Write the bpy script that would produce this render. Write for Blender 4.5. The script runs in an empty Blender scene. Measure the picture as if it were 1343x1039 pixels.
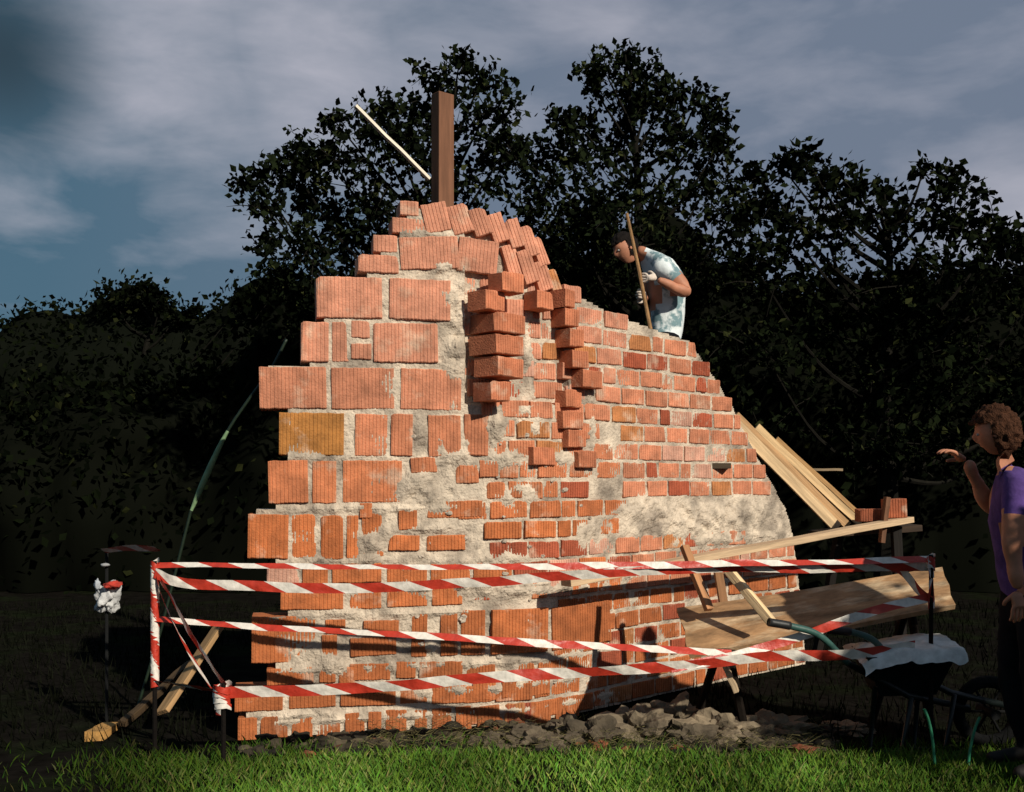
import bpy, bmesh, math, random
import numpy as np
from mathutils import Vector, Matrix, noise
random.seed(7)
R = random.random
def U(a,b): return a+(b-a)*random.random()
sc = bpy.context.scene
# ---- assumed camera constants: eye height 1.5 m, level camera, b,e = image pixel column and row, d = guessed depth, F in pixels
F=1400.0; EYE=1.5; HZ=630.0; CX=671.5
def W(b,e,d): return Vector(((b-CX)*d/F, d, EYE+(HZ-e)*d/F))

# ------------------------------------------------------------------ materials
def mat(name, col=None, rough=.85, ns=8, var=.35, bump=.3, bs=60, stretch=(1,1,1), coord='lc', dark=None, spec=.3, col2=None, mixs=3, mixlo=.5, mixhi=.65):
    m=bpy.data.materials.new(name); m.use_nodes=True
    nt=m.node_tree; N=nt.nodes; L=nt.links
    b=N['Principled BSDF']; b.inputs['Roughness'].default_value=rough
    b.inputs['Specular IOR Level'].default_value=spec
    if coord=='lc':
        a=N.new('ShaderNodeAttribute'); a.attribute_name='lc'; vec=a.outputs['Vector']
    else:
        a=N.new('ShaderNodeTexCoord'); vec=a.outputs['Object']
    mp=N.new('ShaderNodeMapping'); mp.inputs['Scale'].default_value=stretch; L.new(vec,mp.inputs['Vector'])
    n=N.new('ShaderNodeTexNoise'); n.inputs['Scale'].default_value=ns; n.inputs['Detail'].default_value=4; n.inputs['Roughness'].default_value=.65
    L.new(mp.outputs[0],n.inputs['Vector'])
    r=N.new('ShaderNodeMapRange'); r.inputs[1].default_value=.3; r.inputs[2].default_value=.7; r.inputs[3].default_value=1-var; r.inputs[4].default_value=1+var*.6
    L.new(n.outputs['Fac'],r.inputs[0])
    if col is None:
        c=N.new('ShaderNodeAttribute'); c.attribute_name='tint'; cs=c.outputs['Color']
    else:
        c=N.new('ShaderNodeRGB'); c.outputs[0].default_value=(*col,1); cs=c.outputs[0]
    if col2:
        n3=N.new('ShaderNodeTexNoise'); n3.inputs['Scale'].default_value=mixs; n3.inputs['Detail'].default_value=6; n3.inputs['Roughness'].default_value=.6
        L.new(mp.outputs[0],n3.inputs['Vector'])
        r3=N.new('ShaderNodeMapRange'); r3.inputs[1].default_value=mixlo; r3.inputs[2].default_value=mixhi
        L.new(n3.outputs['Fac'],r3.inputs[0])
        mx=N.new('ShaderNodeMix'); mx.data_type='RGBA'; L.new(r3.outputs[0],mx.inputs['Factor'])
        L.new(cs,mx.inputs['A']); mx.inputs['B'].default_value=(*col2,1); cs=mx.outputs['Result']
    v=N.new('ShaderNodeVectorMath'); v.operation='SCALE'; L.new(cs,v.inputs[0]); L.new(r.outputs[0],v.inputs['Scale'])
    L.new(v.outputs[0],b.inputs['Base Color'])
    if bump>0:
        n2=N.new('ShaderNodeTexNoise'); n2.inputs['Scale'].default_value=bs; n2.inputs['Detail'].default_value=3
        L.new(mp.outputs[0],n2.inputs['Vector'])
        bp=N.new('ShaderNodeBump'); bp.inputs['Strength'].default_value=bump; bp.inputs['Distance'].default_value=.01
        L.new(n2.outputs['Fac'],bp.inputs['Height']); L.new(bp.outputs[0],b.inputs['Normal'])
    return m
def flat(name,rough=.9):
    m=bpy.data.materials.new(name); m.use_nodes=True; nt=m.node_tree; N=nt.nodes; L=nt.links; N.remove(N['Principled BSDF'])
    d=N.new('ShaderNodeBsdfDiffuse'); a=N.new('ShaderNodeAttribute'); a.attribute_name='tint'; L.new(a.outputs['Color'],d.inputs['Color']); L.new(d.outputs[0],N['Material Output'].inputs[0]); return m

M_brick=mat('fired_clay_brick',rough=.9,ns=9,var=.35,bump=.5,bs=90,col2=(.60,.43,.31),mixs=5,mixlo=.57,mixhi=.76)
M_mortar=mat('lime_mortar',(.55,.45,.345),ns=7,var=.45,bump=1.0,bs=70,col2=(.25,.20,.155),mixs=4,mixlo=.48,mixhi=.68)
M_wood=mat('sawn_timber',ns=14,var=.4,bump=.35,bs=50,stretch=(.12,1.6,1.6))
M_leaf=flat('dark_leaves')
M_bark=mat('tree_bark',rough=.95,ns=10,var=.4,bump=.5,coord='obj',spec=.1)
M_grass=flat('grass_blades')
M_soil=mat('ground_soil',(.009,.0078,.0065),rough=1,ns=6,var=.5,bump=.7,bs=25,coord='obj',spec=.0,col2=(.010,.013,.006),mixs=1.2)  # near-black soil colour stands in for ground lying in shade
M_stone=mat('rubble_stone',rough=.95,ns=7,var=.5,bump=.8,bs=40,coord='obj')
M_tube=mat('painted_tube',rough=.5,ns=20,var=.3,bump=.1,coord='obj',spec=.4)
M_sheet=mat('plastic_sheet',(.6,.6,.56),rough=.6,ns=9,var=.35,bump=.5,bs=20,coord='obj')
M_skin=mat('skin',(.45,.19,.11),rough=.6,ns=10,var=.25,bump=.1,coord='obj')
M_hair=mat('brown_hair',(.06,.024,.012),rough=.8,ns=60,var=.6,bump=1,bs=120,coord='obj',spec=.1)
M_hairb=mat('black_hair',(.010,.007,.006),rough=.8,ns=60,var=.5,bump=.8,bs=120,coord='obj',spec=.1)
M_shirt=mat('white_tshirt',(.68,.72,.72),rough=.95,ns=9,var=.15,bump=.6,bs=18,coord='obj',col2=(.16,.25,.27),mixs=7,mixlo=.5,mixhi=.58)
M_purple=mat('purple_tshirt',(.09,.045,.19),rough=.95,ns=9,var=.4,bump=.7,bs=18,coord='obj')
M_trous=mat('dark_trousers',(.010,.010,.012),rough=.95,ns=9,var=.3,bump=.4,bs=20,coord='obj',spec=.05)
M_shoe=mat('leather_shoes',(.012,.009,.007),rough=.7,ns=9,var=.3,bump=.2,coord='obj')
M_glove=mat('work_glove',(.6,.5,.42),rough=.9,ns=9,var=.3,bump=.4,coord='obj')
M_eye=mat('eye_white',(.4,.38,.35),rough=.3,var=0,bump=0,coord='obj')

def tape_mat():
    m=bpy.data.materials.new('barrier_tape'); m.use_nodes=True
    nt=m.node_tree; N=nt.nodes; L=nt.links; b=N['Principled BSDF']; b.inputs['Roughness'].default_value=.45
    a=N.new('ShaderNodeAttribute'); a.attribute_name='lc'
    s=N.new('ShaderNodeSeparateXYZ'); L.new(a.outputs['Vector'],s.inputs[0])
    m1=N.new('ShaderNodeMath'); m1.operation='MULTIPLY'; m1.inputs[1].default_value=2.3; L.new(s.outputs[1],m1.inputs[0])
    m2=N.new('ShaderNodeMath'); m2.operation='ADD'; L.new(s.outputs[0],m2.inputs[0]); L.new(m1.outputs[0],m2.inputs[1])
    m3=N.new('ShaderNodeMath'); m3.operation='DIVIDE'; m3.inputs[1].default_value=.32; L.new(m2.outputs[0],m3.inputs[0])
    m4=N.new('ShaderNodeMath'); m4.operation='FRACT'; L.new(m3.outputs[0],m4.inputs[0])
    m5=N.new('ShaderNodeMath'); m5.operation='GREATER_THAN'; m5.inputs[1].default_value=.47; L.new(m4.outputs[0],m5.inputs[0])
    mx=N.new('ShaderNodeMix'); mx.data_type='RGBA'; L.new(m5.outputs[0],mx.inputs['Factor'])
    mx.inputs['A'].default_value=(.80,.73,.64,1); mx.inputs['B'].default_value=(.50,.04,.02,1)
    n=N.new('ShaderNodeTexNoise'); n.inputs['Scale'].default_value=25; L.new(a.outputs['Vector'],n.inputs['Vector'])
    r=N.new('ShaderNodeMapRange'); r.inputs[3].default_value=.55; r.inputs[4].default_value=1.2; L.new(n.outputs['Fac'],r.inputs[0])
    v=N.new('ShaderNodeVectorMath'); v.operation='SCALE'; L.new(mx.outputs['Result'],v.inputs[0]); L.new(r.outputs[0],v.inputs['Scale'])
    L.new(v.outputs[0],b.inputs['Base Color'])
    bp=N.new('ShaderNodeBump'); bp.inputs['Strength'].default_value=.5; bp.inputs['Distance'].default_value=.01; L.new(n.outputs['Fac'],bp.inputs['Height']); L.new(bp.outputs[0],b.inputs['Normal'])
    return m
M_tape=tape_mat()

# ------------------------------------------------------------------ mesh builder
class MB:
    def __init__(s): s.v=[];s.f=[];s.c=[];s.l=[];s.m=[]
    def add(s,vs,fs,col=(.5,.5,.5),lc=None,mi=0):
        o=len(s.v); s.v+= [tuple(x) for x in vs]; s.f+=[tuple(i+o for i in f) for f in fs]
        s.c+=[col]*len(vs) ; s.l+= (lc if lc else [tuple(x) for x in vs]); s.m+=[mi]*len(fs)
    def obj(s,name,mats,parent=None,smooth=False,bevel=0):
        me=bpy.data.meshes.new(name); me.from_pydata(s.v,[],s.f)
        a=me.attributes.new('tint','FLOAT_COLOR','POINT'); a.data.foreach_set('color',np.array([(*c,1) for c in s.c],dtype=np.float32).ravel())
        a=me.attributes.new('lc','FLOAT_VECTOR','POINT'); a.data.foreach_set('vector',np.array(s.l,dtype=np.float32).ravel())
        for m in (mats if isinstance(mats,list) else [mats]): me.materials.append(m)
        me.polygons.foreach_set('material_index',s.m)
        if smooth: me.polygons.foreach_set('use_smooth',[True]*len(s.f))
        me.update(); o=bpy.data.objects.new(name,me); sc.collection.objects.link(o)
        if parent: o.parent=parent
        if bevel:
            b=o.modifiers.new('bevel','BEVEL'); b.width=bevel; b.segments=2; b.limit_method='ANGLE'
        return o
def empty(name,loc=(0,0,0)):
    e=bpy.data.objects.new(name,None); sc.collection.objects.link(e); e.empty_display_size=.1; return e
def beam(mb,a,b,w,h,col,up=Vector((0,0,1)),side=None):
    a=Vector(a);b=Vector(b); t=(b-a).normalized()
    s_=(side if side else t.cross(up)).normalized(); s_=(s_-t*s_.dot(t)).normalized(); u=s_.cross(t).normalized(); ln=(b-a).length
    vs=[];lc=[]; o=(U(0,9),U(0,9),U(0,9)); seg=5
    wob=[U(-.004,.004) for _ in range(seg+1)]
    for k in range(seg+1):
        p=a+t*ln*k/seg
        for i,j in ((-1,-1),(1,-1),(1,1),(-1,1)):
            vs.append(p+s_*(i*w/2+wob[k])+u*(j*h/2+wob[-k-1]*.5)); lc.append((ln*k/seg+o[0],i*w/2+o[1],j*h/2+o[2]))
    fs=[(3,2,1,0),tuple(seg*4+i for i in range(4))]
    for k in range(seg):
        for i in range(4): fs.append((k*4+i,k*4+(i+1)%4,(k+1)*4+(i+1)%4,(k+1)*4+i))
    mb.add(vs,fs,col,lc)
def tube(mb,pts,rads,col,sides=8,mi=0):
    pts=[Vector(p) for p in pts]; n=len(pts)
    if not isinstance(rads,(list,tuple)): rads=[rads]*n
    vs=[];fs=[]
    for k,p in enumerate(pts):
        t=(pts[min(k+1,n-1)]-pts[max(k-1,0)]).normalized()
        a=t.orthogonal() if k==0 else (a-t*a.dot(t))
        a=a.normalized(); b=t.cross(a)
        for i in range(sides):
            an=2*math.pi*i/sides; vs.append(p+(a*math.cos(an)+b*math.sin(an))*rads[k])
    for k in range(n-1):
        for i in range(sides): fs.append((k*sides+i,k*sides+(i+1)%sides,(k+1)*sides+(i+1)%sides,(k+1)*sides+i))
    fs.append(tuple(range(sides))); fs.append(tuple((n-1)*sides+i for i in range(sides)))
    mb.add(vs,fs,col,mi=mi)
def smoothpath(pts,k=8):
    P=[Vector(p) for p in pts]; P=[P[0]*2-P[1]]+P+[P[-1]*2-P[-2]]; out=[]
    for i in range(1,len(P)-2):
        for j in range(k):
            t=j/k; a,b,c,d=P[i-1],P[i],P[i+1],P[i+2]
            out.append(.5*((2*b)+(c-a)*t+(2*a-5*b+4*c-d)*t*t+(3*b-a-3*c+d)*t**3))
    out.append(P[-2]); return out

# ------------------------------------------------------------------ WALL footprint
CP=[(-2.0,6.12),(-1.59,6.2),(-.95,6.33),(-.33,6.48),(.137,6.64),(.654,7.08),(1.26,7.67),(1.95,8.3),(2.5,8.8)]
cv=smoothpath([(x,y,0) for x,y in CP],40)
SX=np.array([p.x for p in cv]); SY=np.array([p.y for p in cv])
SS=np.concatenate([[0],np.cumsum(np.hypot(np.diff(SX),np.diff(SY)))])
SB=CX+F*SX/SY
def s_at(b): return float(np.interp(b,SB,SS))
def b_at(s): return float(np.interp(s,SS,SB))
def d_at(b): return float(np.interp(b,SB,SY))
def pos(s): return Vector((float(np.interp(s,SS,SX)),float(np.interp(s,SS,SY)),0))
def z_at(b,e): return EYE+(HZ-e)*d_at(b)/F
def tn(s):
    t=(pos(s+.02)-pos(s-.02)).normalized(); return t,Vector((t.y,-t.x,0))

def brick(mb,c,t,n,w,h,dep=.22,tilt=0,tint=(.45,.14,.07),pitch=.022,g=.0035,yaw=0):
    if yaw:
        q=Matrix.Rotation(yaw,3,'Z'); t=q@t; n=q@n
    z=Vector((0,0,1)); tt=t*math.cos(tilt)+z*math.sin(tilt); uu=-t*math.sin(tilt)+z*math.cos(tilt)
    nr=max(2,round(w/pitch)); prof=[]
    for i in range(nr): prof+=[(i,0),(i+.58,0),(i+.68,-g),(i+.92,-g)]
    prof.append((nr,0)); b=.005; rows=[(-h/2,-b),(-h/2+b,0),(h/2-b,0),(h/2,-b)]
    vs=[];lc=[];fs=[]; o=(U(0,50),U(0,50),U(0,50)); m=len(prof); sd=U(0,99)
    lean=U(-.006,.006); wid=U(-.004,.004)
    cl,cr=(U(.01,.03) if R()<.2 else 0),(U(.01,.03) if R()<.2 else 0)
    for ri,(zz,off) in enumerate(rows):
        for i,(x,pf) in enumerate(prof):
            x=(x/nr-.5)*w; e=.003*noise.noise(Vector((x*25+sd,zz*25,sd)))
            ch=0
            if ri>=2: ch=max(0,cl-(x+w/2))+max(0,cr-(w/2-x))
            off2=off-.004 if i in(0,m-1) else off
            vs.append(c+tt*(x)+uu*(zz-ch*.7+ (e if abs(zz)>h/2-b*1.5 else 0)*(1.5))+n*(off2+pf+e*.6-ch*.5+lean*x/w+wid*zz/h)); lc.append((x+o[0],zz+o[1],o[2]))
    for r in range(3):
        for i in range(m-1): fs.append((r*m+i,r*m+i+1,(r+1)*m+i+1,(r+1)*m+i))
    B=len(vs)
    for x,zz in ((-.5,-.5),(.5,-.5),(.5,.5),(-.5,.5)):
        vs.append(c+tt*x*w+uu*zz*h-n*dep); lc.append((x*w+o[0],zz*h+o[1],o[2]+dep))
    fs.append((B,B+3,3*m,2*m,m,0)); fs.append((B+1,m-1,2*m-1,3*m-1,4*m-1,B+2))
    fs.append(tuple([B+3,B+2]+[3*m+i for i in range(m-1,-1,-1)])); fs.append(tuple([B,B+1][::-1]+list(range(m)))); fs.append((B,B+1,B+2,B+3))
    mb.add(vs,fs,tint,lc)

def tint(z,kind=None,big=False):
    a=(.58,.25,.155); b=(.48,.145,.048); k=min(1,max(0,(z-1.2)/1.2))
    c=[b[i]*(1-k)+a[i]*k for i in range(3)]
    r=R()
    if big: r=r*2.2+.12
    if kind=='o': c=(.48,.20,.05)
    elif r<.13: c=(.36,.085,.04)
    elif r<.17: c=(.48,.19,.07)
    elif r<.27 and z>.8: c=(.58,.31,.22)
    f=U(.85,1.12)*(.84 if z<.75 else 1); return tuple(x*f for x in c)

TOP=[(300,262),(525,262),(600,270),(640,280),(690,303),(722,345),(745,378),(800,407),(860,430),(905,445),(932,485),(960,530),(1000,610),(1030,665),(1040,700),(1048,760),(1056,850),(1060,940)]
tb=np.array([p[0] for p in TOP],float); tz=np.array([z_at(*p) for p in TOP])
def ztop(b): return float(np.interp(b,tb,tz))

wall=empty('brick_wall')
mb=MB()
LR=[ # (e_top,e_bot,[spans])
 (262,281,[(525,549)]),
 (284,304,[(515,561)]),
 (308,330,[(490,521)]),
 (334,357,[(470,523)]),
 (362,416,[(415,501),(511,590)]),
 (421,473,[(395,431),(436,457),(490,574)]),
 (479,534,[(340,428),(435,517),(526,605)]),
 (541,597,[(366,451),(466,508),(513,541),(562,604),(609,640)]),
 (604,660,[(352,404),(410,441),(450,527)]),
 (676,734,[(325,378),(383,414),(421,450),(455,470),(475,503)]),
 (742,767,[(350,392),(397,430),(436,500)]),
 (774,800,[(368,450),(459,500),(508,560),(567,606)]),
 (809,870,[(330,415),(540,560),(578,600),(605,636),(644,716),(724,800)]),
 (876,898,[(350,411),(419,440),(459,512),(520,545),(550,606)]),
 (904,934,[(308,371),(379,440),(447,519),(525,560),(567,612),(620,650),(658,720)]),
 (941,976,[(312,337),(342,377),(383,410),(415,446),(453,478),(483,500),(506,533),(539,560),(567,592),(598,618),(626,655),(662,688),(696,722),(729,760)]),
]
lims=[]
for e0,e1,sp in LR:
    bl=sp[0][0]; dl=d_at(bl); z1=EYE+(HZ-e0)*dl/F; z0=EYE+(HZ-e1)*dl/F; lims.append((z0,z1,bl))
    for a,b in sp:
        s0,s1=s_at(a),s_at(b); sm=(s0+s1)/2; t,n=tn(sm); c=pos(sm)+n*U(-.004,.012); c.z=(z0+z1)/2+U(-.006,.006)
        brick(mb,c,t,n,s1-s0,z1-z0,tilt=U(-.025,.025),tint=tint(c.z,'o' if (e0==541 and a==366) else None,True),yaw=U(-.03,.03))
extra=[ # centre b,e, w,h px, tilt deg
 (563,332,76,42,4),(627,336,52,44,-5),(473,432,24,22,0),(474,461,26,20,0),
 (572,285,33,38,14),(604,287,27,38,17),(630,291,22,36,19),(653,299,20,38,20),(675,306,19,38,20),(694,316,17,40,20),(709,330,14,38,22),
 (672,342,18,42,18),(692,350,18,44,20),(712,362,18,40,22),(728,368,12,30,22),
 (490,848,60,24,1),(500,824,46,20,-1),(432,850,20,34,0),(440,822,26,18,0),(455,890,20,30,0),
 (613,622,30,24,2),(597,668,72,22,1),(530,712,40,20,-1),(585,712,50,20,1),(535,682,24,26,0),(556,610,34,20,3),(480,670,16,20,0)]
for b,e,w,h,ti in extra:
    k=d_at(b)/F; s=s_at(b); t,n=tn(s); c=pos(s)+n*U(0,.012); c.z=z_at(b,e)
    w_=s_at(b+w/2)-s_at(b-w/2)
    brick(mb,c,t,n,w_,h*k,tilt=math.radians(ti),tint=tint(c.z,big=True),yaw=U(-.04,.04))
# small-format courses, right flank
H=.125; zb=.015; k=0
while True:
    z0=zb+k*H; z1=z0+H-.021
    if z1>z_at(745,378)+.02: break
    zm=(z0+z1)/2; e=HZ-(zm-EYE)*F/6.6
    if e<540: st=615
    elif e<600: st=648+U(-8,14)
    elif e<735: st=(640 if 608<e<730 and R()<.6 else 600)+U(-12,15)
    elif e<935: st=724+U(-5,20) if 800<e<872 else (612+U(-5,20))
    else: st=765
    if 735<e<800: st=508
    s=s_at(st)-((k%2)*.06 if e<540 else 0); 
    while True:
        if s>SS[-1]: break
        rough=b_at(s)<800 or z1<.75
        w=random.choice([.24,.24,.24,.175,.115]) if rough else .232+U(-.008,.006)
        if R()<.07: w=.113
        s1=s+w; bm=b_at((s+s1)/2); last=False
        if ztop(b_at(s1))<zm:
            while s1>s+.03 and ztop(b_at(s1))<zm: s1-=.01
            if s1-s<.05: break
            w=s1-s; last=True
        sm=(s+s1)/2; bm=b_at(sm); em=HZ-(zm-EYE)*F/d_at(bm)
        band= bm>815 and 655<em<704
        hole= rough and R()<.05 and e<900
        if not band and not hole and z1<ztop(bm)+.03:
            t,n=tn(sm); c=pos(sm)+n*(U(-.005,.007)-(.04 if bm<745 and em<530 else 0)); c.z=zm+U(-.004,.004)
            j=.03 if rough else .014
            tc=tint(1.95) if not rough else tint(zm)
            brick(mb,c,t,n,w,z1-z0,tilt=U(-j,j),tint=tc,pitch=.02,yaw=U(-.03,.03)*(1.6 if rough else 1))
        s=s1+(.022 if not rough else U(.014,.026))
        if last: break
    k+=1
brick_obj=mb.obj('bricks',M_brick,wall)

# toothed ends : blocks turned 43 degrees
mb=MB()
tA=Vector((.73,.68,0)).normalized(); nA=Vector((tA.y,-tA.x,0))
def tooth(b,e,w,h,dep,dd):
    d=d_at(b)-dd; c0=W(b,e,d); ctr=c0+tA*w/2
    f=U(.8,1.15); tc=(.52*f,.18*f,.09*f)
    brick(mb,ctr,tA,nA,w,h,dep=dep,tilt=U(-.03,.03),tint=tc,pitch=.02,yaw=U(-.06,.10))
for b,e,w,dep in [(660,368,.17,.14),(637,392,.16,.16),(650,421,.24,.24),(650,450,.24,.23),(652,480,.23,.2),(645,512,.15,.17)]:
    tooth(b,e,w,.116,dep,.20)
for b,e,w,dep in [(706,392,.13,.13),(741,390,.10,.17),(742,415,.12,.22),(748,442,.13,.24),(752,470,.14,.15),(764,496,.2,.18),(742,522,.16,.1),(738,550,.2,.12),(745,575,.18,.1),(700,598,.2,.1),(760,602,.17,.09)]:
    tooth(b,e,w,.110,dep,.13 if e<520 else .06)
mb.obj('toothed_brick_ends',M_brick,wall)

# mortar core
BL=[(600,590,32,16,1),(548,642,34,20,1),(680,650,22,12,1),(490,712,18,10,.9),(560,693,35,5,1),(450,735,70,6,.9),(450,803,35,6,.9),(600,770,200,5,.9),(640,735,60,7,.8),(597,395,16,45,1),
    (600,455,13,45,1),(438,872,22,14,1),(565,850,8,28,.9),(640,902,110,6,.8),(648,560,12,26,.9),(720,600,30,8,.7),(775,560,10,60,.6),(770,700,24,12,.8),(930,682,125,20,1.5),(850,672,40,16,1.3),(560,308,50,6,.6),
    (600,352,40,8,.9),(500,667,100,5,.8),(420,600,60,5,.7),(700,520,14,50,.8),(820,755,60,6,.9),(960,705,90,8,1),(655,340,8,30,.9),(380,738,60,5,.7),(690,775,120,6,.9),(560,873,200,5,.8),(551,575,8,28,.8),(694,450,8,60,.8),
    (670,815,30,5,.6),(560,938,200,4,.7),(400,938,100,4,.7),(660,600,34,14,.8),(520,805,100,4,.8)]
BLm=[(s_at(b),z_at(b,e),rx*d_at(b)/F*1.15,ry*d_at(b)/F,a) for b,e,rx,ry,a in BL]
def left_lim(z):
    best=None
    for i,(z0,z1,bl) in enumerate(lims):
        if z0-.045<=z<=z1+.045: best=max(best or 0,bl)
    return (best if best else 520)
step=.014; s0=s_at(300); ns=int((SS[-1]-s0)/step); nz=int(3.15/step)
mask=np.zeros((ns,nz),bool)
LLz=[s_at(left_lim(j*step)+9) for j in range(nz)]
ZT=[ztop(b_at(s0+i*step))-.022 for i in range(ns)]
for i in range(ns):
    s=s0+i*step
    for j in range(nz):
        if s>LLz[j] and j*step<ZT[i]: mask[i,j]=True
vid={};bid={};V=[];Fc=[]
def fv(i,j):
    if (i,j) in vid: return vid[(i,j)]
    s=s0+i*step; z=j*step; t,n=tn(s); p=pos(s)
    f=noise.fractal(Vector((s*9,z*9,1)),1,2,5)
    off=-.0085+.006*f
    bl=0
    for bs,bz,rx,rz,a in BLm:
        q=((s-bs)/rx)**2+((z-bz)/rz)**2
        if q<4: bl=max(bl,a*math.exp(-q*.8))
    if bl>.05: off+=bl*(.020+.026*f)
    b=b_at(s); e=HZ-(z-EYE)*F/max(5,p.y)
    if 610<b<745 and e<530: off-=.038
    off+=.005*noise.noise(Vector((s*45,z*45,3)))+ .010*max(0,noise.noise(Vector((s*3.1,z*3.1,8)))-.2)
    q=p+n*off; V.append((q.x+.004*noise.noise(Vector((s*30,z*30,9))),q.y,z)); vid[(i,j)]=len(V)-1; return len(V)-1
def bv(i,j):
    if (i,j) in bid: return bid[(i,j)]
    s=s0+i*step; t,n=tn(s); q=pos(s)-n*.215; V.append((q.x,q.y,j*step)); bid[(i,j)]=len(V)-1; return len(V)-1
for i in range(ns-1):
    for j in range(nz-1):
        if not mask[i,j]: continue
        Fc.append((fv(i,j),fv(i+1,j),fv(i+1,j+1),fv(i,j+1)))
        Fc.append((bv(i,j),bv(i,j+1),bv(i+1,j+1),bv(i+1,j)))
        for di,dj,e in ((-1,0,((0,0),(0,1))),(1,0,((1,1),(1,0))),(0,-1,((1,0),(0,0))),(0,1,((0,1),(1,1)))):
            a,b_=i+di,j+dj
            if a<0 or b_<0 or not mask[a,b_]:
                (x1,y1),(x2,y2)=e
                Fc.append((fv(i+x1,j+y1),fv(i+x2,j+y2),bv(i+x2,j+y2),bv(i+x1,j+y1)))
mm=MB(); mm.add(V,Fc); mm.obj('mortar_core',M_mortar,wall)
mb=MB()
def blob(mb,c,r,col,sq=.6,seed=None,sub=2,amp=.35):
    bm=bmesh.new(); bmesh.ops.create_icosphere(bm,subdivisions=sub,radius=1); sd=seed if seed else U(0,99)
    vs=[]
    for v in bm.verts:
        q=v.co*(1+amp*noise.fractal(v.co*1.6+Vector((sd,sd,0)),1,2,3)); vs.append(Vector((q.x*r[0],q.y*r[1],q.z*r[2]))+Vector(c))
    fs=[tuple(v.index for v in f.verts) for f in bm.faces]; bm.free(); mb.add(vs,fs,col)
for _ in range(50):
    b=U(540,800); e=U(560,900); s=s_at(b); t,n=tn(s); p=pos(s)+n*.002; p.z=z_at(b,e); r=U(.006,.016); blob(mb,p,(r*1.5,r*.7,r),(.5,.42,.34),sub=2,amp=.6)
mb.obj('mortar_lumps',mat('mortar_crumb',(.46,.38,.30),ns=20,var=.4,bump=.8,coord='obj'),wall)

# ------------------------------------------------------------------ GROUND
def axis(lo,hi,fine_lo,fine_hi,st):
    a=[fine_lo]; 
    while a[-1]<fine_hi: a.append(a[-1]+st)
    g=st
    while a[-1]<hi: g*=1.35; a.append(a[-1]+g)
    g=st
    while a[0]>lo: g*=1.35; a.insert(0,a[0]-g)
    return a
def gz(x,y):
    f=max(0,1-max(abs(x)/8,abs(y-6)/8)); return f*(.03*noise.noise(Vector((x*1.3,y*1.3,0)))+.012*noise.noise(Vector((x*7,y*7,2))))-.01
ax=axis(-300,300,-4,4,.08); ay=axis(-60,400,3.5,9,.08)
vs=[(x,y,gz(x,y)) for y in ay for x in ax]; nx=len(ax)
fs=[(j*nx+i,j*nx+i+1,(j+1)*nx+i+1,(j+1)*nx+i) for j in range(len(ay)-1) for i in range(nx-1)]
g=MB(); g.add(vs,fs); g.obj('ground',M_soil,smooth=True)
# grass
g=MB()
for _ in range(80000):
    y=U(4.3,6.12); x=U(-.56,.56)*y
    b=CX+F*x/y; e=HZ+EYE*F/y
    dens=1.0
    if e<992: dens=.3
    if e<978: dens=.12
    if b<330: dens*=max(.03,(b-60)/270)
    dens*=.3+1.1*max(0,noise.noise(Vector((x*2.2,y*2.2,5)))+.4)
    if R()>dens: continue
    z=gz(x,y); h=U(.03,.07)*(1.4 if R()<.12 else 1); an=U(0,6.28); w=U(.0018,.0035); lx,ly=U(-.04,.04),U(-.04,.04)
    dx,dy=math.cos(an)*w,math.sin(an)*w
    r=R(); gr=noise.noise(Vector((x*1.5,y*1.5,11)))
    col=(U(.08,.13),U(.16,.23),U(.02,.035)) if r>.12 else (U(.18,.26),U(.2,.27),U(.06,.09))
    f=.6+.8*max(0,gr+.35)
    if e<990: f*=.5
    if b<420: f*=.25+.75*max(0,(b-150)/270)  # blades towards the left darkened: shade put into their colour
    if b>1080: f*=.6  # right-hand blades dimmed too, shade painted into the colour
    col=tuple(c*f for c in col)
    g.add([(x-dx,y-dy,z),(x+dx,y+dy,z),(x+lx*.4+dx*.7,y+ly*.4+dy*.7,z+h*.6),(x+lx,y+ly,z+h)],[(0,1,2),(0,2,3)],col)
for _ in range(14000):
    y=U(6,13); x=U(-.6,.6)*y
    b=CX+F*x/y
    if 290<b<1060 and y<9.5 and d_at(b)-.1<y: continue
    if 290<b<1060 and y<6.4: continue
    z=gz(x,y); h=U(.05,.14); an=U(0,6.28); w=U(.004,.008); c=U(.003,.009)
    dx,dy=math.cos(an)*w,math.sin(an)*w
    g.add([(x-dx,y-dy,z),(x+dx,y+dy,z),(x+U(-.05,.05),y+U(-.05,.05),z+h)],[(0,1,2)],(c*.9,c,c*.6))
g.obj('grass',M_grass)
# rubble & clods
g=MB()
for b,e,d,rx,ry,rz,c in [(835,935,6.25,.17,.15,.13,.13),(945,925,6.2,.20,.14,.10,.17),(1020,920,6.3,.17,.12,.08,.14),(700,962,6.0,.16,.1,.08,.09),(880,920,6.45,.14,.14,.12,.13),(1110,915,6.4,.13,.1,.03,.16),(780,950,6.1,.13,.1,.09,.07),(740,950,6.2,.08,.08,.09,.10),(985,935,6.12,.10,.08,.06,.10),(905,945,6.05,.12,.08,.07,.08),(640,965,6.0,.08,.06,.05,.07)]:
    p=W(b,e,d); p.z=rz*.35; blob(g,p,(rx,ry,rz),(c*1.2,c*.92,c*.6),sub=4,amp=.9)
for _ in range(420):
    b=U(320,1100); d=U(5.8,6.5); x=(b-CX)*d/F
    if d>d_at(b)-.05: continue
    r=U(.01,.045); c=random.choice([.01,.015,.02,.04,.07]); cc=(c*1.3,c,c*.6) if R()<.93 else (.18,.055,.025)
    blob(g,(x,d,r*.3),(r*1.4,r,r*.8),cc,sub=2,amp=.8)
g.obj('rubble',M_stone)
g=MB()
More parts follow.
